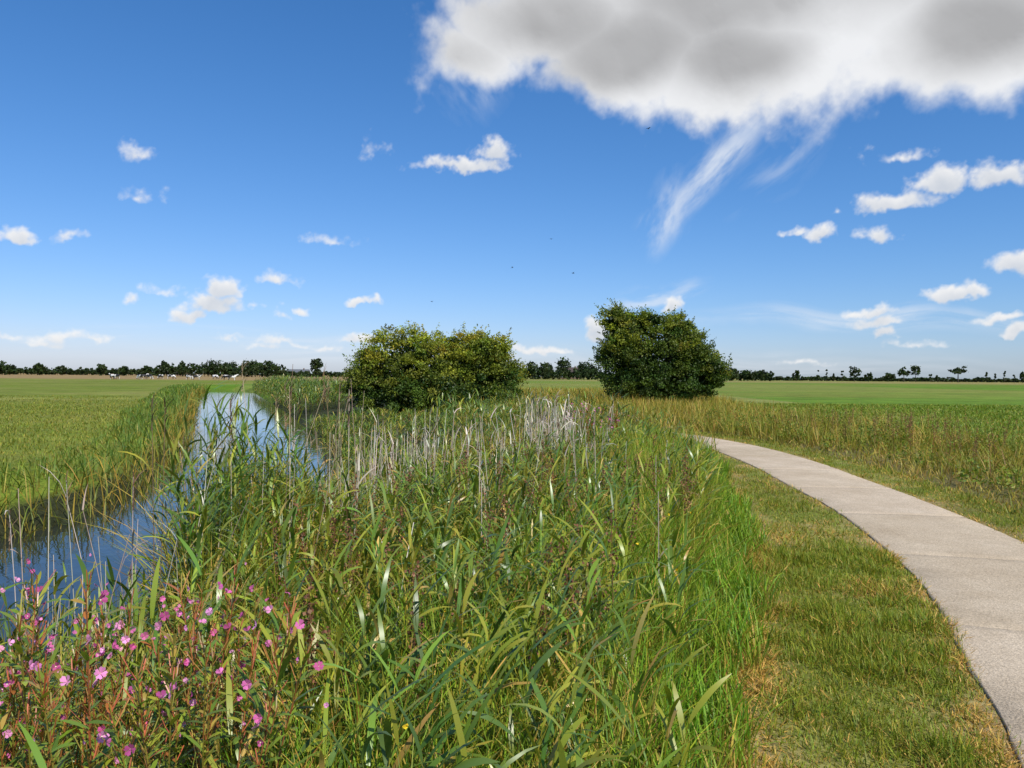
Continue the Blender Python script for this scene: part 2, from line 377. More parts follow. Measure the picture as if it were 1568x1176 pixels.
DR=[(0.24,0.2,0.09),(0.2,0.17,0.06),(0.14,0.16,0.04),(0.09,0.13,0.03),(0.14,0.09,0.05)]
grass(x,y,R.uniform(0.4,0.85,len(x))*(0.7+0.6*vnoise(x,y,2,77)),R.uniform(0.006,0.014,len(x))*(1+y/20),DR,[2.2,2,3,3,.8],3,cv=(0.1,0.9))
gr.build("tall_grass",M_grass)

rg=Acc()
x,y=scatter(130000,5,24,5.5,45)
dd=path_d(x,y); kk=(dd>HW+0.55)&(dd<HW+5.0+2.5*vnoise(x,y,2.5,6))&infrust(x,y,0.72,0.8)
kk&=R.random(len(x))<np.clip(1.15-y/45,0.2,1); x,y,dd=x[kk],y[kk],dd[kk]
vn=fbm(x,y,1.6,3,.6,12)
h=np.interp(dd,[1.3,2.0,3.2,6],[0.08,0.25,0.5,0.55])*R.uniform(0.4,1.25,len(x))*np.clip(0.1+1.9*vn,0.35,1.7)
gm=(fbm(x,y,1.3,3,.6,21)+0.12*R.normal(size=len(x)))>0.47
for msk,w in ((gm,[0.5,0.7,3.0,6,0.6]),(~gm,[3,3,2.5,1.3,1.9])):
    grass(x[msk],y[msk],h[msk],R.uniform(0.004,0.010,msk.sum())*(1+y[msk]/12),DR,w,3,lean=(0,0.7),cv=(0.1,1.3),acc=rg)
n=1900; x=R.uniform(6,17,n); y=R.uniform(7,26,n); dd=path_d(x,y); kk=(dd>HW+1.2)&(dd<HW+6.5)&(vnoise(x,y,1.3,33)>0.45); x,y=x[kk],y[kk]; n=len(x)
hb=R.uniform(0.3,0.75,n)*(0.6+0.7*vnoise(x,y,1.7,34))
for k in range(34):
    t=R.uniform(0.15,1,n); b=np.stack([x+R.normal(0,0.065,n),y+R.normal(0,.065,n),ground_z(x,y)+hb*t],1)
    leaves(rg,b,R.uniform(0.05,0.10,n)*(1.1-0.4*t),pick([(0.06,0.11,0.025),(0.09,0.14,0.03),(0.13,0.16,0.04)],n),0.45,0.3)
n=900; x=R.uniform(6,17,n); y=R.uniform(7,26,n); dd=path_d(x,y); kk=(dd>HW+1.0)&(dd<HW+6.5); x,y=x[kk],y[kk]; n=len(x)
hb=R.uniform(0.45,0.95,n); P=centre(np.stack([x,y,ground_z(x,y)],1),hb,R.uniform(0,6.28,n),R.uniform(0,.2,n),R.uniform(0,.4,n),4)
tubes(rg,P,np.full(n,0.002),np.full(n,0.0012),pick([(0.24,0.2,0.1)],n))
for k in range(7): leaves(rg,P[:,-1]+R.normal(0,1,(n,3))*np.array([0.012,0.012,0.035]),R.uniform(0.015,0.03,n),pick([(0.3,0.24,0.13),(0.2,0.14,0.08),(0.26,0.12,0.09)],n),0.5)
rg.build("meadow_grass",M_grass)

mw=Acc()
x,y=scatter(430000,0.6,9,2.0,24)
x2,y2=scatter(110000,0.9,4.2,2.0,7.5); x=np.r_[x,x2]; y=np.r_[y,y2]
dd=path_d(x,y); kk=(x>xb(y)-0.15)&(np.abs(dd)>HW-0.09+0.12*vnoise(x,y,0.15,17))&(dd<HW+1.0)&infrust(x,y,0.72,0.5)
kk&=R.random(len(x))<np.clip(1.25-y/16,0.25,1); x,y,dd=x[kk],y[kk],dd[kk]
st=R.random(len(x))<strawf(x,y,dd)*0.75+0.1
hm=np.clip(2.2-2.4*fbm(x,y,0.3,3,.5,88),0.65,1.8)*np.clip((np.abs(dd)-HW+0.2)/0.25,0.35,1)
for lo,msk,pal,w in ((0.6,st,[(0.26,0.19,0.09),(0.2,0.145,0.06),(0.33,0.26,0.14)],[2,2,1.2]),(0.0,~st,[(0.07,0.12,0.02),(0.10,0.15,0.026),(0.14,0.165,0.033)],[3,3,2])):
    grass(x[msk],y[msk],R.uniform(0.03,0.10,msk.sum())*hm[msk],R.uniform(0.003,0.006,msk.sum())*(1+y[msk]/10),pal,w,2,lean=(lo,1.3),cv=(0,0.6),acc=mw)
x,y=scatter(240000,-40,-7,10,55)
e=xl(y)-x; kk=(e>1.2)&infrust(x,y,0.7,0.5)&(R.random(len(x))<np.clip(1.3-y/40,0.1,1)*np.clip(0.3+1.3*fbm(x,y,2,3,.6,91),0,1)); x,y=x[kk],y[kk]
grass(x,y,R.uniform(0.05,0.15,len(x)),R.uniform(0.007,0.014,len(x))*(1+y/25),[(0.07,0.12,0.025),(0.11,0.15,0.035),(0.17,0.17,0.06)],[3,3,1.5],2,lean=(0,.7),acc=mw)
x,y=scatter(90000,10,34,13,50)
dd=path_d(x,y); kk=(dd>HW+5.2)&infrust(x,y,0.7,0.5)&(R.random(len(x))<np.clip(0.2+1.3*fbm(x,y,2.5,3,.6,95),0,1)); x,y=x[kk],y[kk]
grass(x,y,R.uniform(0.06,0.2,len(x)),R.uniform(0.01,0.02,len(x))*(1+y/25),[(0.06,0.12,0.02),(0.09,0.15,0.03),(0.15,0.17,0.05)],[3,3,1.2],2,lean=(0,.7),acc=mw)
mw.build("mown_grass",M_grass)

dr=Acc()
def canes(x,y,H,r,pal,head=0.0,segs=4,lv=0,sp=0.12):
    kk=(x<xb(y)-0.5)&(x>xr(y)-0.3); x,y,H,r=x[kk],y[kk],H[kk],r[kk]
    n=len(x); base=np.stack([x,y,ground_z(x,y)],1); az=R.uniform(0,2*np.pi,n)
    P=centre(base,H,az,R.normal(0,sp,n),R.uniform(-0.05,0.25,n),segs); c=pick(pal,n,None,0.15)
    tubes(dr,P,r,r*0.5,c)
    for k in range(lv):
        i=R.integers(1,segs+1,n); b=P[np.arange(n),i]
        ribbons(dr,b,R.uniform(0.12,0.3,n),r*2.6,R.uniform(0,6.28,n),R.uniform(0.1,0.7,n),R.uniform(0.3,2.0,n),3,c*0.95,None,'grass')
    m=R.random(n)<head
    if m.any():
        T=P[m,-1]; cc=pick([(0.12,0.07,0.05),(0.2,0.14,0.09)],m.sum())
        for k in range(12):
            b=T-np.array([0,0,1])*(0.018*k); 
            ribbons(dr,b,R.uniform(0.05,0.13,len(b)),np.full(len(b),0.006)*(1+b[:,1]/10),R.normal(1.4,0.8,len(b)),R.uniform(0,0.5,len(b)),R.uniform(0.2,0.9,len(b)),2,cc,None,'grass')
PAL=[(0.5,0.46,0.4),(0.42,0.38,0.32),(0.55,0.51,0.45),(0.3,0.25,0.19)]
for (cx,cy,sx,sy,n,h0,h1,lv) in ((0.72,12.3,0.25,0.9,135,0.8,1.4,2),(1.05,12.3,0.4,1.0,30,0.7,1.3,2),(-0.35,11.5,0.6,1.5,55,0.4,1.15,2),(-1.65,11,0.35,1.5,60,0.7,1.35,1),(-2.7,9,0.5,1.8,20,1.2,1.9,1),(-0.3,8.5,1.2,1.5,40,0.8,1.2,1),(-1.3,7.5,.8,1,30,1.0,1.4,1)):
    x=R.normal(cx,sx,n); y=R.normal(cy,sy,n)
    canes(x,y,R.uniform(h0,h1,n),R.uniform(0.004,0.0085,n)*(0.55+cy/22),PAL,0.06,4,lv,0.15)
x=R.uniform(-3.1,-1.9,38); y=R.uniform(3.3,6.0,38)
canes(x,y,R.uniform(0.9,1.6,38),np.full(38,0.004),PAL,0.15,4,1)
x=R.uniform(-3.0,-1.2,22); y=R.uniform(5,8.5,22)
canes(x,y,R.uniform(1.6,2.1,22),np.full(22,0.004),[(0.2,0.15,0.1),(0.45,0.38,0.28)],0.6)
dr.build("dry_reed_canes",M_dry)

dk=Acc()
n=190; x=R.uniform(-1.4,3.0,n); y=R.uniform(2.6,11,n); kk=(x<xb(y)-0.5)&(x>xr(y)+.8); x,y=x[kk],y[kk]; 
x2=R.uniform(6.5,14,150); y2=R.uniform(9,22,150); d2=path_d(x2,y2); kk=(d2>2.2)&(d2<7); x=np.r_[x,x2[kk]]; y=np.r_[y,y2[kk]]
n=len(x); H=(np.where(x<xb(y),topz(x,y)-ground_z(x,y),0.75))*R.uniform(0.85,1.25,n)
P=centre(np.stack([x,y,ground_z(x,y)],1),H,R.uniform(0,6.28,n),R.uniform(0,0.15,n),R.uniform(0,0.2,n),6)
tubes(dk,P,np.full(n,0.004),np.full(n,0.002),pick([(0.16,0.08,0.04)],n))
for k in range(90):
    t=R.uniform(3,6,n)-1e-3; i=t.astype(int); fr=(t-i)[:,None]; b=P[np.arange(n),i]*(1-fr)+P[np.arange(n),i+1]*fr
    b=b+R.normal(0,0.018,(n,3)); leaves(dk,b,R.uniform(0.012,0.024,n),pick([(0.17,0.07,0.04),(0.22,0.11,0.06),(0.12,0.06,0.035)],n),0.8)
dk.build("dock_plants",M_dry)

wh=Acc(); pt=Acc()
def willow(x,y,H,fl=5,sc=1.0,fs=1.0):
    n=len(x); P=centre(np.stack([x,y,ground_z(x,y)],1),H,R.uniform(0,6.28,n),R.uniform(0,0.12,n),R.uniform(0,0.25,n),8)
    tubes(wh,P,np.full(n,0.004*sc),np.full(n,0.0018*sc),pick([(0.18,0.08,0.05),(0.13,0.13,0.04)],n))
    for k in range(34):
        t=np.clip(2.0+5.9*k/34+R.uniform(0,.2,n),0,7.99); i=t.astype(int); fr=(t-i)[:,None]; b=P[np.arange(n),i]*(1-fr)+P[np.arange(n),i+1]*fr
        cc=pick([(0.07,0.13,0.03),(0.1,0.16,0.03),(0.15,0.19,0.035),(0.2,0.08,0.035),(0.19,0.15,0.06)],n,[4,4,3,0.8,0.6])
        ribbons(wh,b,R.uniform(0.04,0.10,n)*sc*(1.15-0.06*t),np.full(n,0.015*sc),R.uniform(0,6.28,n),R.uniform(0.5,1.1,n),R.uniform(0.1,0.9,n),3,cc,None,'leaf',0.3)
    for k in range(26):
        t=R.uniform(5,7.99,n); i=t.astype(int); fr=(t-i)[:,None]; b=P[np.arange(n),i]*(1-fr)+P[np.arange(n),i+1]*fr
        ribbons(wh,b,R.uniform(0.04,0.09,n)*sc,np.full(n,0.0032*sc),R.uniform(0,6.28,n),R.uniform(0.4,0.9,n),R.uniform(-0.4,0.1,n),2,pick([(0.25,0.07,0.06),(0.2,0.1,0.05),(0.15,0.14,0.05)],n),None,'st',0.3)
    for k in range(fl):
        m=R.random(n)<0.6; nn=m.sum(); 
        off=R.normal(0,0.05*sc,(nn,3)); c=P[m][:,-1]+off+np.array([0,0,-0.04])
        nrm=np.stack([R.normal(0.2,0.7,nn),R.normal(-0.5,0.7,nn),R.normal(0.5,0.4,nn)],1); nrm/=np.linalg.norm(nrm,axis=1)[:,None]
        e1=np.cross(nrm,[0.3,0.2,1]); e1/=np.linalg.norm(e1,axis=1)[:,None]; e2=np.cross(nrm,e1)
        rr=R.uniform(0.005,0.0135,nn)[:,None]*sc*fs; col=pick([(0.62,0.15,0.38),(0.72,0.28,0.52),(0.5,0.09,0.27)],nn)
        for q in range(4):
            a=q*math.pi/2; u=e1*math.cos(a)+e2*math.sin(a); v=-e1*math.sin(a)+e2*math.cos(a)
            cup=nrm*rr*R.uniform(0.3,1.1,(nn,1))
            Vv=np.stack([c,c+u*rr*0.75+v*rr*0.62+cup*.7,c+u*rr*1.12+v*rr*0.3+cup,c+u*rr*0.92+cup],1).reshape(-1,3)
            pt.add(Vv,np.arange(nn*4).reshape(nn,4),np.repeat(col,4,0))
            Vv=np.stack([c,c+u*rr*0.92+cup,c+u*rr*1.12-v*rr*0.3+cup,c+u*rr*0.75-v*rr*0.62+cup*.7],1).reshape(-1,3)
            pt.add(Vv,np.arange(nn*4).reshape(nn,4),np.repeat(col*0.93,4,0))
        leaves(pt,c+nrm*rr*0.3,np.full(nn,0.005*sc),np.tile([0.75,0.7,0.5],(nn,1)),1)
n=160; x=R.uniform(-1.9,-0.7,n); y=R.uniform(1.8,3.0,n); kk=(-x/y>0.34)&(R.random(n)<np.where((np.abs(x/y+0.50)<0.035),0.15,1)); x,y=x[kk],y[kk]
willow(x,y,(1.7-y*R.uniform(0.27,0.46,len(x)))-ground_z(x,y),5)
n=14; willow(R.normal(1.6,0.35,n),R.normal(13.5,0.8,n),R.uniform(0.95,1.2,n),5,1.6)
wroot=bpy.data.objects.new("willowherb",None); link(wroot)
a=wh.build("stems_and_leaves",M_reed); a.parent=wroot; b=pt.build("pink_flowers",M_petal); b.parent=wroot

yf=Acc(); n=45; x=R.uniform(-0.6,2.4,n); y=R.uniform(1.9,7,n); kk=x<xb(y)-.2; x,y=x[kk],y[kk]
c=np.stack([x,y,topz(x,y)-0.1+R.uniform(-.2,0.02,len(x))],1)
for k in range(5): leaves(yf,c+R.normal(0,.003,c.shape),np.full(len(x),0.016),pick([(0.7,0.5,0.03)],len(x)),0.9,0.6)
yf.build("yellow_wildflowers",M_petal)

# ------------------------------------------------------------------ bushes
def bush(name,lobes,ncl,nleaf,lsz,pal_top,pal_low,zr,trunkxy,crad=0.42,twigs=500,nsub=16,subr=0.8):
    root=bpy.data.objects.new(name,None); link(root)
    ac=Acc(); lob=np.array(lobes)
    sub=[]
    for i in range(nsub):
        l=lob[R.choice(len(lob)-1)]; dv=R.normal(size=3); dv[2]=abs(dv[2])*1.1-0.2; dv/=np.linalg.norm(dv)
        c0=l[:3]+dv*l[3:]*0.8; r=subr*R.uniform(0.6,1.15)
        if c0[2]>0.5: sub.append([*c0,r,r,r*0.85])
    lob=np.vstack([lob,np.array(sub)])
    vol=lob[:,3]*lob[:,5]; pick_l=R.choice(len(lob),ncl*3,p=vol/vol.sum())
    dv=R.normal(size=(ncl*3,3)); dv/=np.linalg.norm(dv,axis=1)[:,None]
    rr=R.uniform(0.6,1.03,ncl*3)**0.7
    c=lob[pick_l,:3]+dv*lob[pick_l,3:]*rr[:,None]
    dep=np.min([np.linalg.norm((c-l[:3])/l[3:],axis=1) for l in lob],axis=0)
    c=c[(dep>0.6)&(c[:,2]>0.15)][:ncl]
    n=len(c); rad=crad*R.uniform(0.5,1.25,n)
    hue=R.random(n)
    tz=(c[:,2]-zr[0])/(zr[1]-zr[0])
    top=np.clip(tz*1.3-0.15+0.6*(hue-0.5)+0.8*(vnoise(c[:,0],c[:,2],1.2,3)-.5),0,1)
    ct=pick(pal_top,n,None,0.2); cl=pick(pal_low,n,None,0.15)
    cc=cl*(1-top[:,None])+ct*top[:,None]  # yellower leaf tint upward, plus bright tops and shaded bottoms painted in
    idx=np.repeat(np.arange(n),nleaf)
    o=R.normal(size=(len(idx),3)); o/=np.linalg.norm(o,axis=1)[:,None]; o*=(R.random(len(idx))**0.45)[:,None]; o[:,2]*=0.6
    P=c[idx]+o*rad[idx][:,None]
    P[:,2]=np.maximum(P[:,2],0.08)
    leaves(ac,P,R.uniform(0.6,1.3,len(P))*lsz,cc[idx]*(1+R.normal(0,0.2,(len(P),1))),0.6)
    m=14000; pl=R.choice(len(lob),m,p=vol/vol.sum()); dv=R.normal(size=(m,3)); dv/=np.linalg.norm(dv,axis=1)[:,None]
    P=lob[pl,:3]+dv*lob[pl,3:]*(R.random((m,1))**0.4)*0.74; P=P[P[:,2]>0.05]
    leaves(ac,P,R.uniform(1.2,2.2,len(P))*lsz,pick(pal_low,len(P))*0.6,0.7)  # inner leaves darkened: crown shade put into their colour
    k=R.choice(n,twigs); dirv=c[k]-lob[:,:3].mean(0); dirv/=np.linalg.norm(dirv,axis=1)[:,None]; dirv[:,2]=np.abs(dirv[:,2])*0.6+0.5; dirv+=R.normal(0,0.35,dirv.shape); dirv/=np.linalg.norm(dirv,axis=1)[:,None]
    tl=R.uniform(0.15,0.65,twigs)
    for s_ in range(14):
        f=s_/14; P=c[k]+dirv*(rad[k]*0.6+f*tl)[:,None]; P=P+R.normal(0,0.05*(1-f)+.012,P.shape)
        leaves(ac,P,R.uniform(0.6,1.1,twigs)*lsz,cc[k]*(1+R.normal(0,0.15,(twigs,1))),0.6)
    o=ac.build("crown",M_tree); o.parent=root
    br=Acc()
    for (tx_,ty_) in trunkxy:
        tgt=c[R.choice(n,16)]
        for q in tgt:
            p0=np.array([tx_+R.normal(0,0.1),ty_+R.normal(0,.1),-0.15]); m1=np.array([tx_*0.7+q[0]*0.3,ty_*0.7+q[1]*0.3,q[2]*0.4]); 
            tt=np.linspace(0,1,7)[:,None]; C_=(1-tt)**2*p0+2*tt*(1-tt)*m1+tt*tt*q
            tubes(br,C_[None],np.array([0.09]),np.array([0.012]),np.array([[0.07,0.055,0.04]]))
    o=br.build("trunk_and_limbs",M_bark); o.parent=root
lob1=[(-5.0,34,2.1,1.8,1.8,1.85),(-3.6,34.3,1.9,1.8,1.8,1.85),(-2.4,34.3,1.9,1.6,1.7,1.75),(-1.4,34.2,2.0,1.4,1.5,1.85),(-0.5,33.9,1.3,1.0,1.2,1.3),(-6.4,33.6,1.2,0.95,1.2,1.25),(-3.4,33.0,0.9,3.3,1.5,1.1)]
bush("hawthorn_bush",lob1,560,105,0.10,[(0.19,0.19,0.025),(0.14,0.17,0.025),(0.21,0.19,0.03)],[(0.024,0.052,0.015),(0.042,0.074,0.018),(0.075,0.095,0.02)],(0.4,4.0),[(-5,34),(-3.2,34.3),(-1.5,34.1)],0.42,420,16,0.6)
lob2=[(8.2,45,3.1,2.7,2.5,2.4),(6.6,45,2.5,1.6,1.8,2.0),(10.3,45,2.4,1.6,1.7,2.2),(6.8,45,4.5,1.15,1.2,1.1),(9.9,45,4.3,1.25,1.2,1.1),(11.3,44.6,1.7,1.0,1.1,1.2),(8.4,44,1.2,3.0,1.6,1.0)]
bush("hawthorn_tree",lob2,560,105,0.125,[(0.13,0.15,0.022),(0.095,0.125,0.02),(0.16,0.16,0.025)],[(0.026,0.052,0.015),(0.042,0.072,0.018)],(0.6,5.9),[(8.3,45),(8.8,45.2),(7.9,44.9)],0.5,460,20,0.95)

# ------------------------------------------------------------------ distant trees
dt=Acc()
def crown(cx,cy,z0,h,w,n,sz,pal=((0.018,0.031,0.016),(0.028,0.044,0.019)),trunk=True):
    nc=max(4,n//22); u=R.normal(size=(nc,3)); u/=np.linalg.norm(u,axis=1)[:,None]; u*=(R.random((nc,1))**0.4)
    cz=z0+(h-z0)*0.5; c=np.array([cx,cy,cz])+u*np.array([w*0.85,w*0.7,(h-z0)*0.45])
    idx=R.integers(0,nc,n); P=c[idx]+R.normal(0,0.16,(n,3))*np.array([w,w,min(w,(h-z0)*.5)])*0.8
    P[:,2]=np.maximum(P[:,2],z0)
    cc=pick(pal,nc,None,0.2); leaves(dt,P,R.uniform(0.6,1.2,n)*sz,cc[idx],0.8)
    if trunk:
        T=np.array([[[cx,cy,-0.2],[cx,cy,z0*0.6],[cx,cy,cz]]]); tubes(dt,T,np.array([w*0.07+.08]),np.array([w*0.03]),np.array([[0.05,0.04,0.03]]))
def tree_b(b,hpx,wpx,D,z0f=0.15,n=420):
    D=float(D); h=hpx/FP*D+1.7; crown(b*D,D,h*z0f,h,wpx/FP*D,n,0.0026*D)
def B(p): return (p-784)/FP
def belt(p0,p1,h0,h1,D,step=5,seed=0):
    p=p0
    while p<p1:
        h=h0+(h1-h0)*R.random(); tree_b(B(p),h,R.uniform(5,9),D*R.uniform(0.96,1.04),0.0,260); p+=step*R.uniform(0.6,1.3)
belt(-60,240,4,8,520,4); belt(240,440,12,18,430,4); belt(440,540,3,6,520); belt(795,920,10,17,420,4); belt(540,800,5,9,480)
belt(1105,1180,7,12,450,4); belt(1170,1640,1,4,560,5); belt(920,1110,5,9,480)
for p,h,w in ((3,16,12),(60,13,12),(95,11,9),(155,13,8),(190,11,8),(225,12,9),(251,20,6),(279,19,6),(325,23,20),(350,21,18),(385,23,20),(410,20,16),(484,26,11),(15,11,10),(815,23,14),(835,21,14),(862,30,13),(893,24,14),(905,21,12),(1120,16,12),(1145,14,14),(1165,13,10)):
    tree_b(B(p),h,w,430,0.05,1100)
for p,h,w,z in ((1220,11,7,.1),(1308,23,10,.12),(1330,8,8,.1),(1360,9,10,.1),(1384,16,11,.4),(1402,20,9,.35),(1435,10,2.2,.1),(1467,20,15,.5),(1252,13,2.0,.1),(1266,15,2.0,.1),(1276,11,1.8,.1),(1290,14,2.0,.1),(1510,14,2.0,.1),(1524,12,1.8,.1),(1538,14,2,.1),(1553,11,1.8,.1),(1566,13,4,.1),(1425,11,2,.1),(1600,16,10,.2)):
    tree_b(B(p),h+2,w,480,z,420 if w>3 else 130)
dt.build("distant_treeline",M_tree)

# ------------------------------------------------------------------ farmhouses
M_brick=simple("brick",(0.16,0.1,0.07),scale=3); M_roof=simple("roof_tiles",(0.08,0.06,0.055),scale=2); M_white=simple("white_paint",(0.5,0.5,0.48)); M_glass=simple("window_glass",(0.03,0.035,0.04),0.1,0.6)
M_roofg=simple("slate_roof",(0.13,0.14,0.155),scale=2)
def box(name,c,s,mat,par):
    v=np.array([[sx,sy,sz] for sx in(-.5,.5) for sy in(-.5,.5) for sz in(-.5,.5)])*np.array(s)+np.array(c)
    f=[[0,1,3,2],[4,6,7,5],[0,4,5,1],[2,3,7,6],[0,2,6,4],[1,5,7,3]]
    return mesh_np(name,v,f,None,mat,parent=par)
def house(cx,cy,w,dp,hw,hr,mr):
    r=bpy.data.objects.new("brick_farmhouse",None); link(r); r.location=(cx,cy,0)
    def mk(name,V,F,mat):
        me=bpy.data.meshes.new(name); me.from_pydata(V,[],F); me.materials.append(mat); o=bpy.data.objects.new(name,me); link(o); o.parent=r
    a,b=w/2,dp/2
    mk("walls",[(-a,-b,0),(a,-b,0),(a,b,0),(-a,b,0),(-a,-b,hw),(a,-b,hw),(a,b,hw),(-a,b,hw),(-a,0,hw+hr),(a,0,hw+hr)],[(0,1,5,4),(1,2,6,9,5),(2,3,7,6),(3,0,4,8,7)],M_brick)
    o=0.5; k=hr/b; 
    mk("roof",[(-a-o,-b-o,hw-o*k+.1),(a+o,-b-o,hw-o*k+.1),(a+o,0,hw+hr+.1),(-a-o,0,hw+hr+.1),(-a-o,b+o,hw-o*k+.1),(a+o,b+o,hw-o*k+.1)],[(0,1,2,3),(3,2,5,4)],mr)
    box("chimney",(a*0.5,0,hw+hr+0.3),(0.8,0.8,1.4),M_brick,r)
    for i,fx in enumerate((-0.7,-0.35,0.35,0.7)):
        box(f"window_frame_{i}",(a*fx,-b-0.02,1.6),(1.3,0.1,1.5),M_white,r); box(f"window_{i}",(a*fx,-b-0.06,1.6),(1.05,0.1,1.25),M_glass,r)
    box("door",(0,-b-0.03,1.1),(1.1,0.1,2.2),M_white,r)
house(B(458)*600,600,15,9,2.4,3.2,M_roofg); house(B(872)*520,522,16,9,2.8,5.2,M_roof); house(B(268)*560,565,14,9,2.4,3.6,M_roof)

# ------------------------------------------------------------------ cows
def cowmat():
    m,nt=newmat("cow_hide"); out=N_(nt,'ShaderNodeOutputMaterial'); pb=N_(nt,'ShaderNodeBsdfPrincipled'); pb.inputs['Roughness'].default_value=0.7
    tc=N_(nt,'ShaderNodeTexCoord'); oi=N_(nt,'ShaderNodeObjectInfo'); ad=N_(nt,'ShaderNodeVectorMath',operation='ADD'); no=N_(nt,'ShaderNodeTexNoise'); no.inputs['Scale'].default_value=1.1; no.inputs['Detail'].default_value=1
    sc=N_(nt,'ShaderNodeMath',operation='MULTIPLY'); sc.inputs[1].default_value=50; nt.links.new(oi.outputs['Random'],sc.inputs[0])
    nt.links.new(tc.outputs['Object'],ad.inputs[0]); nt.links.new(sc.outputs[0],ad.inputs[1]); nt.links.new(ad.outputs[0],no.inputs['Vector'])
    cr=N_(nt,'ShaderNodeValToRGB'); cr.color_ramp.interpolation='CONSTANT'; cr.color_ramp.elements[0].color=(0.02,0.018,0.016,1); cr.color_ramp.elements[1].position=0.54; cr.color_ramp.elements[1].color=(0.7,0.67,0.62,1)
    nt.links.new(no.outputs[0],cr.inputs[0]); nt.links.new(cr.outputs[0],pb.inputs['Base Color']); nt.links.new(pb.outputs[0],out.inputs[0]); return m
def cowmesh(graze):
    J=[];E=[];Rd=[]
    def a(p,r,par=None):
        J.append(p);Rd.append(r)
        if par is not None:E.append((par,len(J)-1))
        return len(J)-1
    hip=a((-0.75,0,1.12),(0.27,0.3)); bel=a((-0.2,0,1.03),(0.33,0.36),hip); che=a((0.45,0,1.02),(0.29,0.36),bel); sh=a((0.72,0,1.12),(0.2,0.28),che)
    if graze: nk=a((1.0,0,0.85),(0.13,0.18),sh); pl=a((1.2,0,0.5),(0.12,0.15),nk); mz=a((1.32,0,0.16),(0.08,0.09),pl)
    else: nk=a((1.0,0,1.35),(0.13,0.18),sh); pl=a((1.25,0,1.5),(0.12,0.15),nk); mz=a((1.58,0,1.36),(0.08,0.09),pl)
    for s_ in (-1,1): e=a((J[pl][0]-0.03,0.17*s_,J[pl][2]+0.06),(0.04,0.03),pl)
    rump=a((-0.98,0,1.2),(0.14,0.18),hip); tl=a((-1.08,0,0.85),(0.03,0.03),rump); t2=a((-1.1,0,0.5),(0.04,0.04),tl)
    for s_ in (-1,1):
        k=a((-0.62,0.17*s_,0.8),(0.15,0.13),hip); h=a((-0.9,0.18*s_,0.5),(0.07,0.07),k); f=a((-0.82,0.18*s_,0.06),(0.05,0.05),h)
        k=a((0.52,0.17*s_,0.72),(0.12,0.1),che); h=a((0.52,0.17*s_,0.4),(0.06,0.06),k); f=a((0.5,0.17*s_,0.06),(0.05,0.05),h)
    me=bpy.data.meshes.new("cow"); me.from_pydata(J,E,[]); o=bpy.data.objects.new("tmp",me); link(o)
    m=o.modifiers.new("s",'SKIN'); 
    for i,r in enumerate(Rd): me.skin_vertices[0].data[i].radius=r
    me.skin_vertices[0].data[0].use_root=True
    s2=o.modifiers.new("u",'SUBSURF'); s2.levels=1; s2.render_levels=1
    dg=bpy.context.evaluated_depsgraph_get(); dg.update(); mm=bpy.data.meshes.new_from_object(o.evaluated_get(dg)); mm.name="cow_mesh"
    bpy.data.objects.remove(o); mm.materials.clear(); mm.materials.append(MC)
    for p in mm.polygons: p.use_smooth=True
    return mm
MC=cowmat(); CM=[cowmesh(False),cowmesh(True)]
for i,(p,D,h) in enumerate(((172,190,0),(179,198,1),(214,195,1),(219,210,0),(229,200,1),(246,208,1),(290,205,1),(302,198,0),(346,205,1),(356,192,0),(330,220,1),(262,215,1))):
    o=bpy.data.objects.new("dairy_cow",CM[h]); link(o); o.location=(B(p)*D,D,0); o.rotation_euler[2]=R.choice([0.2,3.0,2.6,-0.4]) 

M_bird=simple("bird_feathers",(0.03,0.03,0.035))
for (p,q,D) in ((990,196,38),(783,410,48),(876,418,48),(660,463,60),(842,366,70)):
    me=bpy.data.meshes.new("swallow"); 
    me.from_pydata([(0,.1,0),(0.025,.03,.01),(0.17,-.05,.05),(0.02,-.03,0),(0.03,-.13,0),(0,-.07,0),(-.03,-.13,0),(-.02,-.03,0),(-.17,-.05,.05),(-.025,.03,.01),(0,0,-0.03)],[],[(0,1,10),(1,2,3),(1,3,10),(3,4,5),(3,5,10),(5,6,7),(5,7,10),(7,8,9),(7,9,10),(9,0,10),(0,9,7,5,3,1)])
    me.materials.append(M_bird); o=bpy.data.objects.new("swallow_bird",me); link(o); o.location=(B(p)*D,D,1.7+(576-q)/FP*D); o.rotation_euler=(0.3,0.5*R.normal(),R.uniform(0,6))

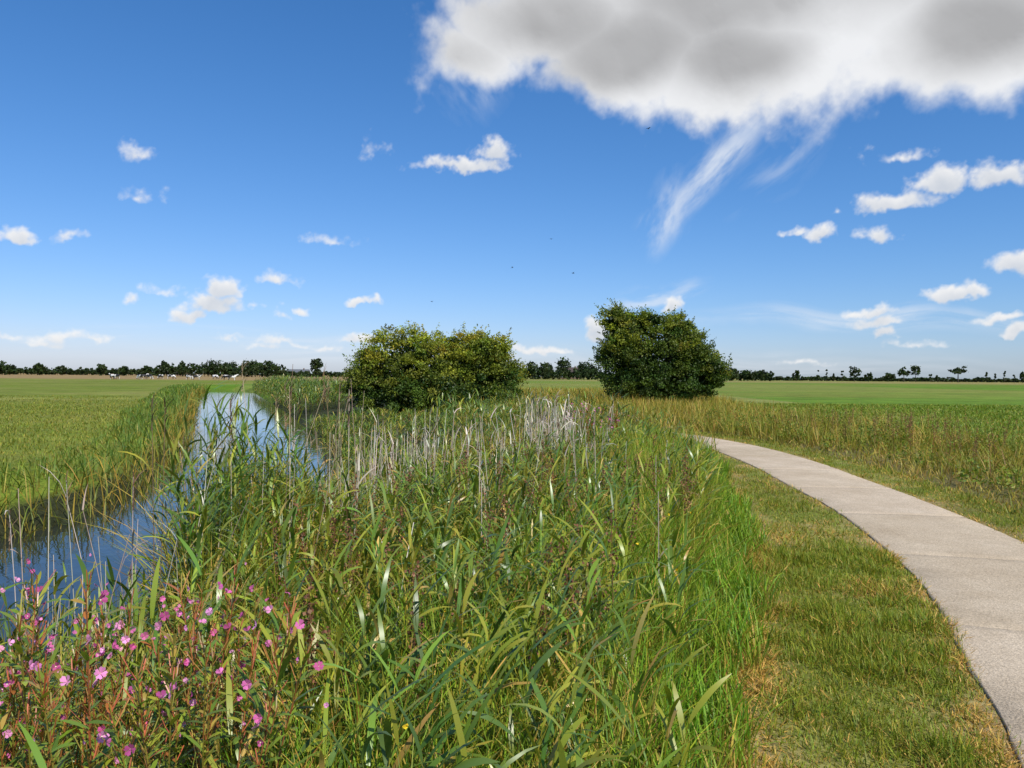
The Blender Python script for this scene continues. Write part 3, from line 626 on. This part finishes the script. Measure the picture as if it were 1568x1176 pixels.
# ------------------------------------------------------------------ clouds : a shell of cloud surface far away, per-vertex density + emissive colour with painted light and shade
st_=0.00112
A=np.arange(-0.72,0.72,st_,dtype=np.float32); Ee=np.arange(0.001,0.56,st_,dtype=np.float32)
AZ,EL=np.meshgrid(A,Ee)
def AE(p,q,hw,hh):
    a=math.atan((p-784)/FP); c=math.cos(a)
    return a,math.atan((576+(p-784)*0.0083-q)/FP*c),hw/FP*c*c,hh/FP*c
def ss_(v,a,b):
    t=np.clip((v-a)/(b-a),0,1); return t*t*(3-2*t)
small=[(205,243,36,20,.45),(220,297,36,14,.32),(30,358,42,18,.95),(100,366,36,13,.55),(705,259,86,18,1),(752,240,44,32,.95),(575,240,20,16,.14),(510,370,36,12,.4),(428,427,38,15,.6),(342,446,42,28,1),(325,470,60,20,1),(285,482,46,16,.85),(203,463,18,13,.5),(553,463,26,12,.95),(460,472,22,12,.65),(430,487,18,11,.55),(390,470,14,9,.45),(255,447,40,10,.3),(500,532,30,8,.5),(400,535,26,7,.45),(65,522,40,9,.45),(130,517,34,8,.5),
(1530,272,60,36,1.1),(1440,280,62,28,1.1),(1360,310,74,24,1.1),(1280,322,14,12,.5),(1252,360,36,18,1),(1213,355,20,12,.7),(1337,362,38,24,1.05),(1460,452,62,18,1.1),(1560,408,66,28,1.1),(1335,480,46,14,.95),(1340,497,40,14,1),(1345,514,32,11,.9),(1555,508,36,14,1),(1535,487,42,11,.8),
(915,510,26,24,1),(1035,468,22,14,1),(90,516,62,13,.5),(345,522,34,9,.55),(430,527,60,11,.55),(545,523,36,13,.9),(820,538,80,11,.75),(1375,243,34,13,.4),(1315,240,16,13,.3),(1390,530,60,10,.5),(10,515,30,7,.4),(1240,560,50,7,.4)]
big=[(1300,-60,560,225,1.2),(970,85,195,112,1.0),(1480,40,330,142,1.1),(1150,95,260,110,1.05),(840,30,170,90,.85),(700,95,105,55,.5)]
wx=(fbm(AZ,EL,0.028,5,.55,1)-.5); wy_=(fbm(AZ,EL,0.028,5,.55,2)-.5)
X1=AZ+wx*0.034; Y1=EL+wy_*0.026
Fs=np.full(AZ.shape,-1.0,np.float32)
def blob(Fo,Xw,Yw,c,asym):
    a,e,ra,rb=AE(*c[:4]); dx=(Xw-a)/ra; dy=(Yw-e)/rb
    dy=np.where(dy<0,-dy*asym,dy); return np.maximum(Fo,c[4]*(1-np.sqrt(dx*dx+dy*dy)))
for c in small: Fs=blob(Fs,X1,Y1,c,1.8)
nB=fbm(AZ,EL,0.014,5,.58,5)-.5
dsm=Fs+nB*0.9; aS=ss_(dsm,-0.02,0.68)
dens=np.clip(dsm,0,1); od=np.zeros_like(dens)
for k in range(1,9): od[:-2*k]+=dens[2*k:]*0.5
lit=np.exp(-od*0.42)*0.9+0.1*np.clip(1-dsm,0,1)+ (nB*0.5)
lit=np.clip(lit,0,1)[...,None]
cS=np.array([0.55,0.60,0.68])*(1-lit)+np.array([0.95,0.94,0.93])*lit  # sunlit white tops and shaded grey bases painted into the colour
wx=(fbm(AZ,EL,0.13,7,.54,11)-.5); wy_=(fbm(AZ,EL,0.13,7,.54,12)-.5)
X2=AZ+wx*0.15; Y2=EL+wy_*0.12
Fb=np.full(AZ.shape,-1.0,np.float32)
for c in big: Fb=blob(Fb,X2,Y2,c,1.1)
nD=fbm(AZ,EL,0.06,7,.54,15)-.5
db=Fb+nD*0.75; aB=ss_(db,-0.06,0.38)
# smooth interior thickness (unwarped) so the painted grey shade of the underside is broad and soft
Fi=np.full(AZ.shape,-1.0,np.float32); X3=AZ+wx*0.05; Y3=EL+wy_*0.04
for c in big: Fi=blob(Fi,X3,Y3,c,1.1)
nF=fbm(AZ,EL,0.22,3,.45,20)-.5
sm=fbm(AZ+wx*0.04,EL+wy_*0.04,0.11,3,.4,23); g1=np.gradient(sm,axis=0)+0.5*np.gradient(sm,axis=1)
lum=1-0.92*ss_(Fi*0.75+nF*0.8+nD*0.12,0.18,0.8)+g1*11
lum=np.clip(lum,0,1)[...,None]
cB=np.array([0.43,0.43,0.435])*(1-lum)+np.array([0.88,0.89,0.91])*lum  # bright rim and shaded grey underside painted into the vertex colour
def streak(p,q,ang,ha,hb,stg,seed,la=0.10,lb=0.012,wp=0.5):
    a,e,ra,rb=AE(p,q,ha,hb); t=math.radians(ang); dx=AZ-a; dy=EL-e
    u=dx*math.cos(t)+dy*math.sin(t); v=-dx*math.sin(t)+dy*math.cos(t)
    v=v+0.02*(vnoise(u,v,0.09,seed)-.5)
    n=fbm(u/la,v/lb,1.0,6,.6,seed); n2=fbm(u,v,0.05,4,.5,seed+7)-.5
    r=np.sqrt((u/ra+n2*wp)**2+(v/rb+n2*wp)**2)
    return ss_(1-r,0,0.9)*ss_(n,0.3,0.72)*stg
ci=np.zeros_like(AZ)
for a_ in ((1090,255,45,150,40,0.75,1,.08,.022),(1010,335,68,80,42,.7,2,.06,.02),(1190,255,42,130,50,.25,3,.1,.02),(1330,490,-3,340,26,.5,4,.12,.008),(300,522,2,420,18,.4,5,.12,.008),(1000,452,12,100,26,.55,6,.05,.012),(705,120,-50,90,70,.3,7,.06,.02),(1120,575,0,700,24,.35,8,.15,.006),(700,550,0,900,22,.28,9,.2,.006)):
    ci=1-(1-ci)*(1-np.clip(streak(*a_),0,1))
ci=np.clip(ci,0,0.9)[...,None]
aS=(aS*0.95)[...,None]; aB=(aB*0.985)[...,None]
col=np.array([0.80,0.85,0.92])*ci; al=ci
col=cS*aS+col*(1-aS); al=aS+al*(1-aS)
col=cB*aB+col*(1-aB); al=aB+al*(1-aB)
col=col/np.maximum(al,1e-4)
al=np.where(al<0.006,0,al)
RD=9000.0
Vc=np.stack([np.sin(AZ)*np.cos(EL),np.cos(AZ)*np.cos(EL),np.sin(EL)],-1).reshape(-1,3)*RD
ncx,ncy=len(A),len(Ee); ii,jj=np.meshgrid(np.arange(ncx-1),np.arange(ncy-1)); k=(jj*ncx+ii).ravel()
Fc=np.stack([k,k+1,k+ncx+1,k+ncx],1); af=al.ravel()
Fc=Fc[(af[Fc].max(1)>0)]
used=np.zeros(len(Vc),bool); used[Fc.ravel()]=True; rm=np.cumsum(used)-1
CC=np.concatenate([col.reshape(-1,3),al.reshape(-1,1)],1)
m,nt=newmat("cloud_vapour"); out=N_(nt,'ShaderNodeOutputMaterial'); at=N_(nt,'ShaderNodeAttribute',attribute_name='col'); em=N_(nt,'ShaderNodeEmission'); tr=N_(nt,'ShaderNodeBsdfTransparent'); mx=N_(nt,'ShaderNodeMixShader')  # clouds glow by emission to show their painted light and shade
nt.links.new(at.outputs['Color'],em.inputs[0]); nt.links.new(at.outputs['Alpha'],mx.inputs[0]); nt.links.new(tr.outputs[0],mx.inputs[1]); nt.links.new(em.outputs[0],mx.inputs[2]); nt.links.new(mx.outputs[0],out.inputs[0])
try: m.cycles.emission_sampling='NONE'
except Exception as ex: print(ex)
mesh_np("clouds",Vc[used],rm[Fc],CC[used],m,smooth=True)

# ------------------------------------------------------------------ world
w=bpy.data.worlds.new("World"); scene.world=w; w.use_nodes=True; nt=w.node_tree; nt.nodes.clear(); L=nt.links.new
sky=nt.nodes.new('ShaderNodeTexSky'); sky.sky_type='NISHITA'; sky.sun_disc=False; sky.sun_elevation=SUN_EL; sky.sun_rotation=SUN_AZ
sky.air_density=1.0; sky.dust_density=0.4; sky.ozone_density=3.0; sky.altitude=0
sc=nt.nodes.new('ShaderNodeVectorMath'); sc.operation='SCALE'; sc.inputs['Scale'].default_value=0.1; L(sky.outputs[0],sc.inputs[0])
sp=nt.nodes.new('ShaderNodeSeparateXYZ'); L(sc.outputs[0],sp.inputs[0]); cb=nt.nodes.new('ShaderNodeCombineXYZ')
for i,(ex,co_) in enumerate(((1.32,9.8),(0.98,9.5),(0.90,12.9))):
    p=nt.nodes.new('ShaderNodeMath'); p.operation='POWER'; p.inputs[1].default_value=ex; L(sp.outputs[i],p.inputs[0])
    q=nt.nodes.new('ShaderNodeMath'); q.operation='MULTIPLY'; q.inputs[1].default_value=co_; L(p.outputs[0],q.inputs[0]); L(q.outputs[0],cb.inputs[i])
bg=nt.nodes.new('ShaderNodeBackground'); L(cb.outputs[0],bg.inputs[0]); bg.inputs[1].default_value=0.1
wo=nt.nodes.new('ShaderNodeOutputWorld'); L(bg.outputs[0],wo.inputs[0])

sl=bpy.data.lights.new("sun",'SUN'); sl.energy=5.0; sl.angle=math.radians(0.5); sl.color=(1,0.95,0.86)
so=bpy.data.objects.new("sun",sl); link(so)
sd=Vector((math.cos(SUN_EL)*math.sin(SUN_AZ),math.cos(SUN_EL)*math.cos(SUN_AZ),math.sin(SUN_EL)))
so.rotation_euler=sd.to_track_quat('Z','Y').to_euler()
cam=bpy.data.cameras.new("camera"); cam.sensor_width=36; cam.lens=36*FP/1568; cam.clip_end=20000; cam.clip_start=0.05
co=bpy.data.objects.new("camera",cam); link(co); co.location=(0,0,1.7); co.rotation_euler=(math.radians(90-0.6),math.radians(-0.47),0)
scene.camera=co
scene.view_settings.view_transform='Standard'; scene.view_settings.look='None'; scene.view_settings.exposure=0
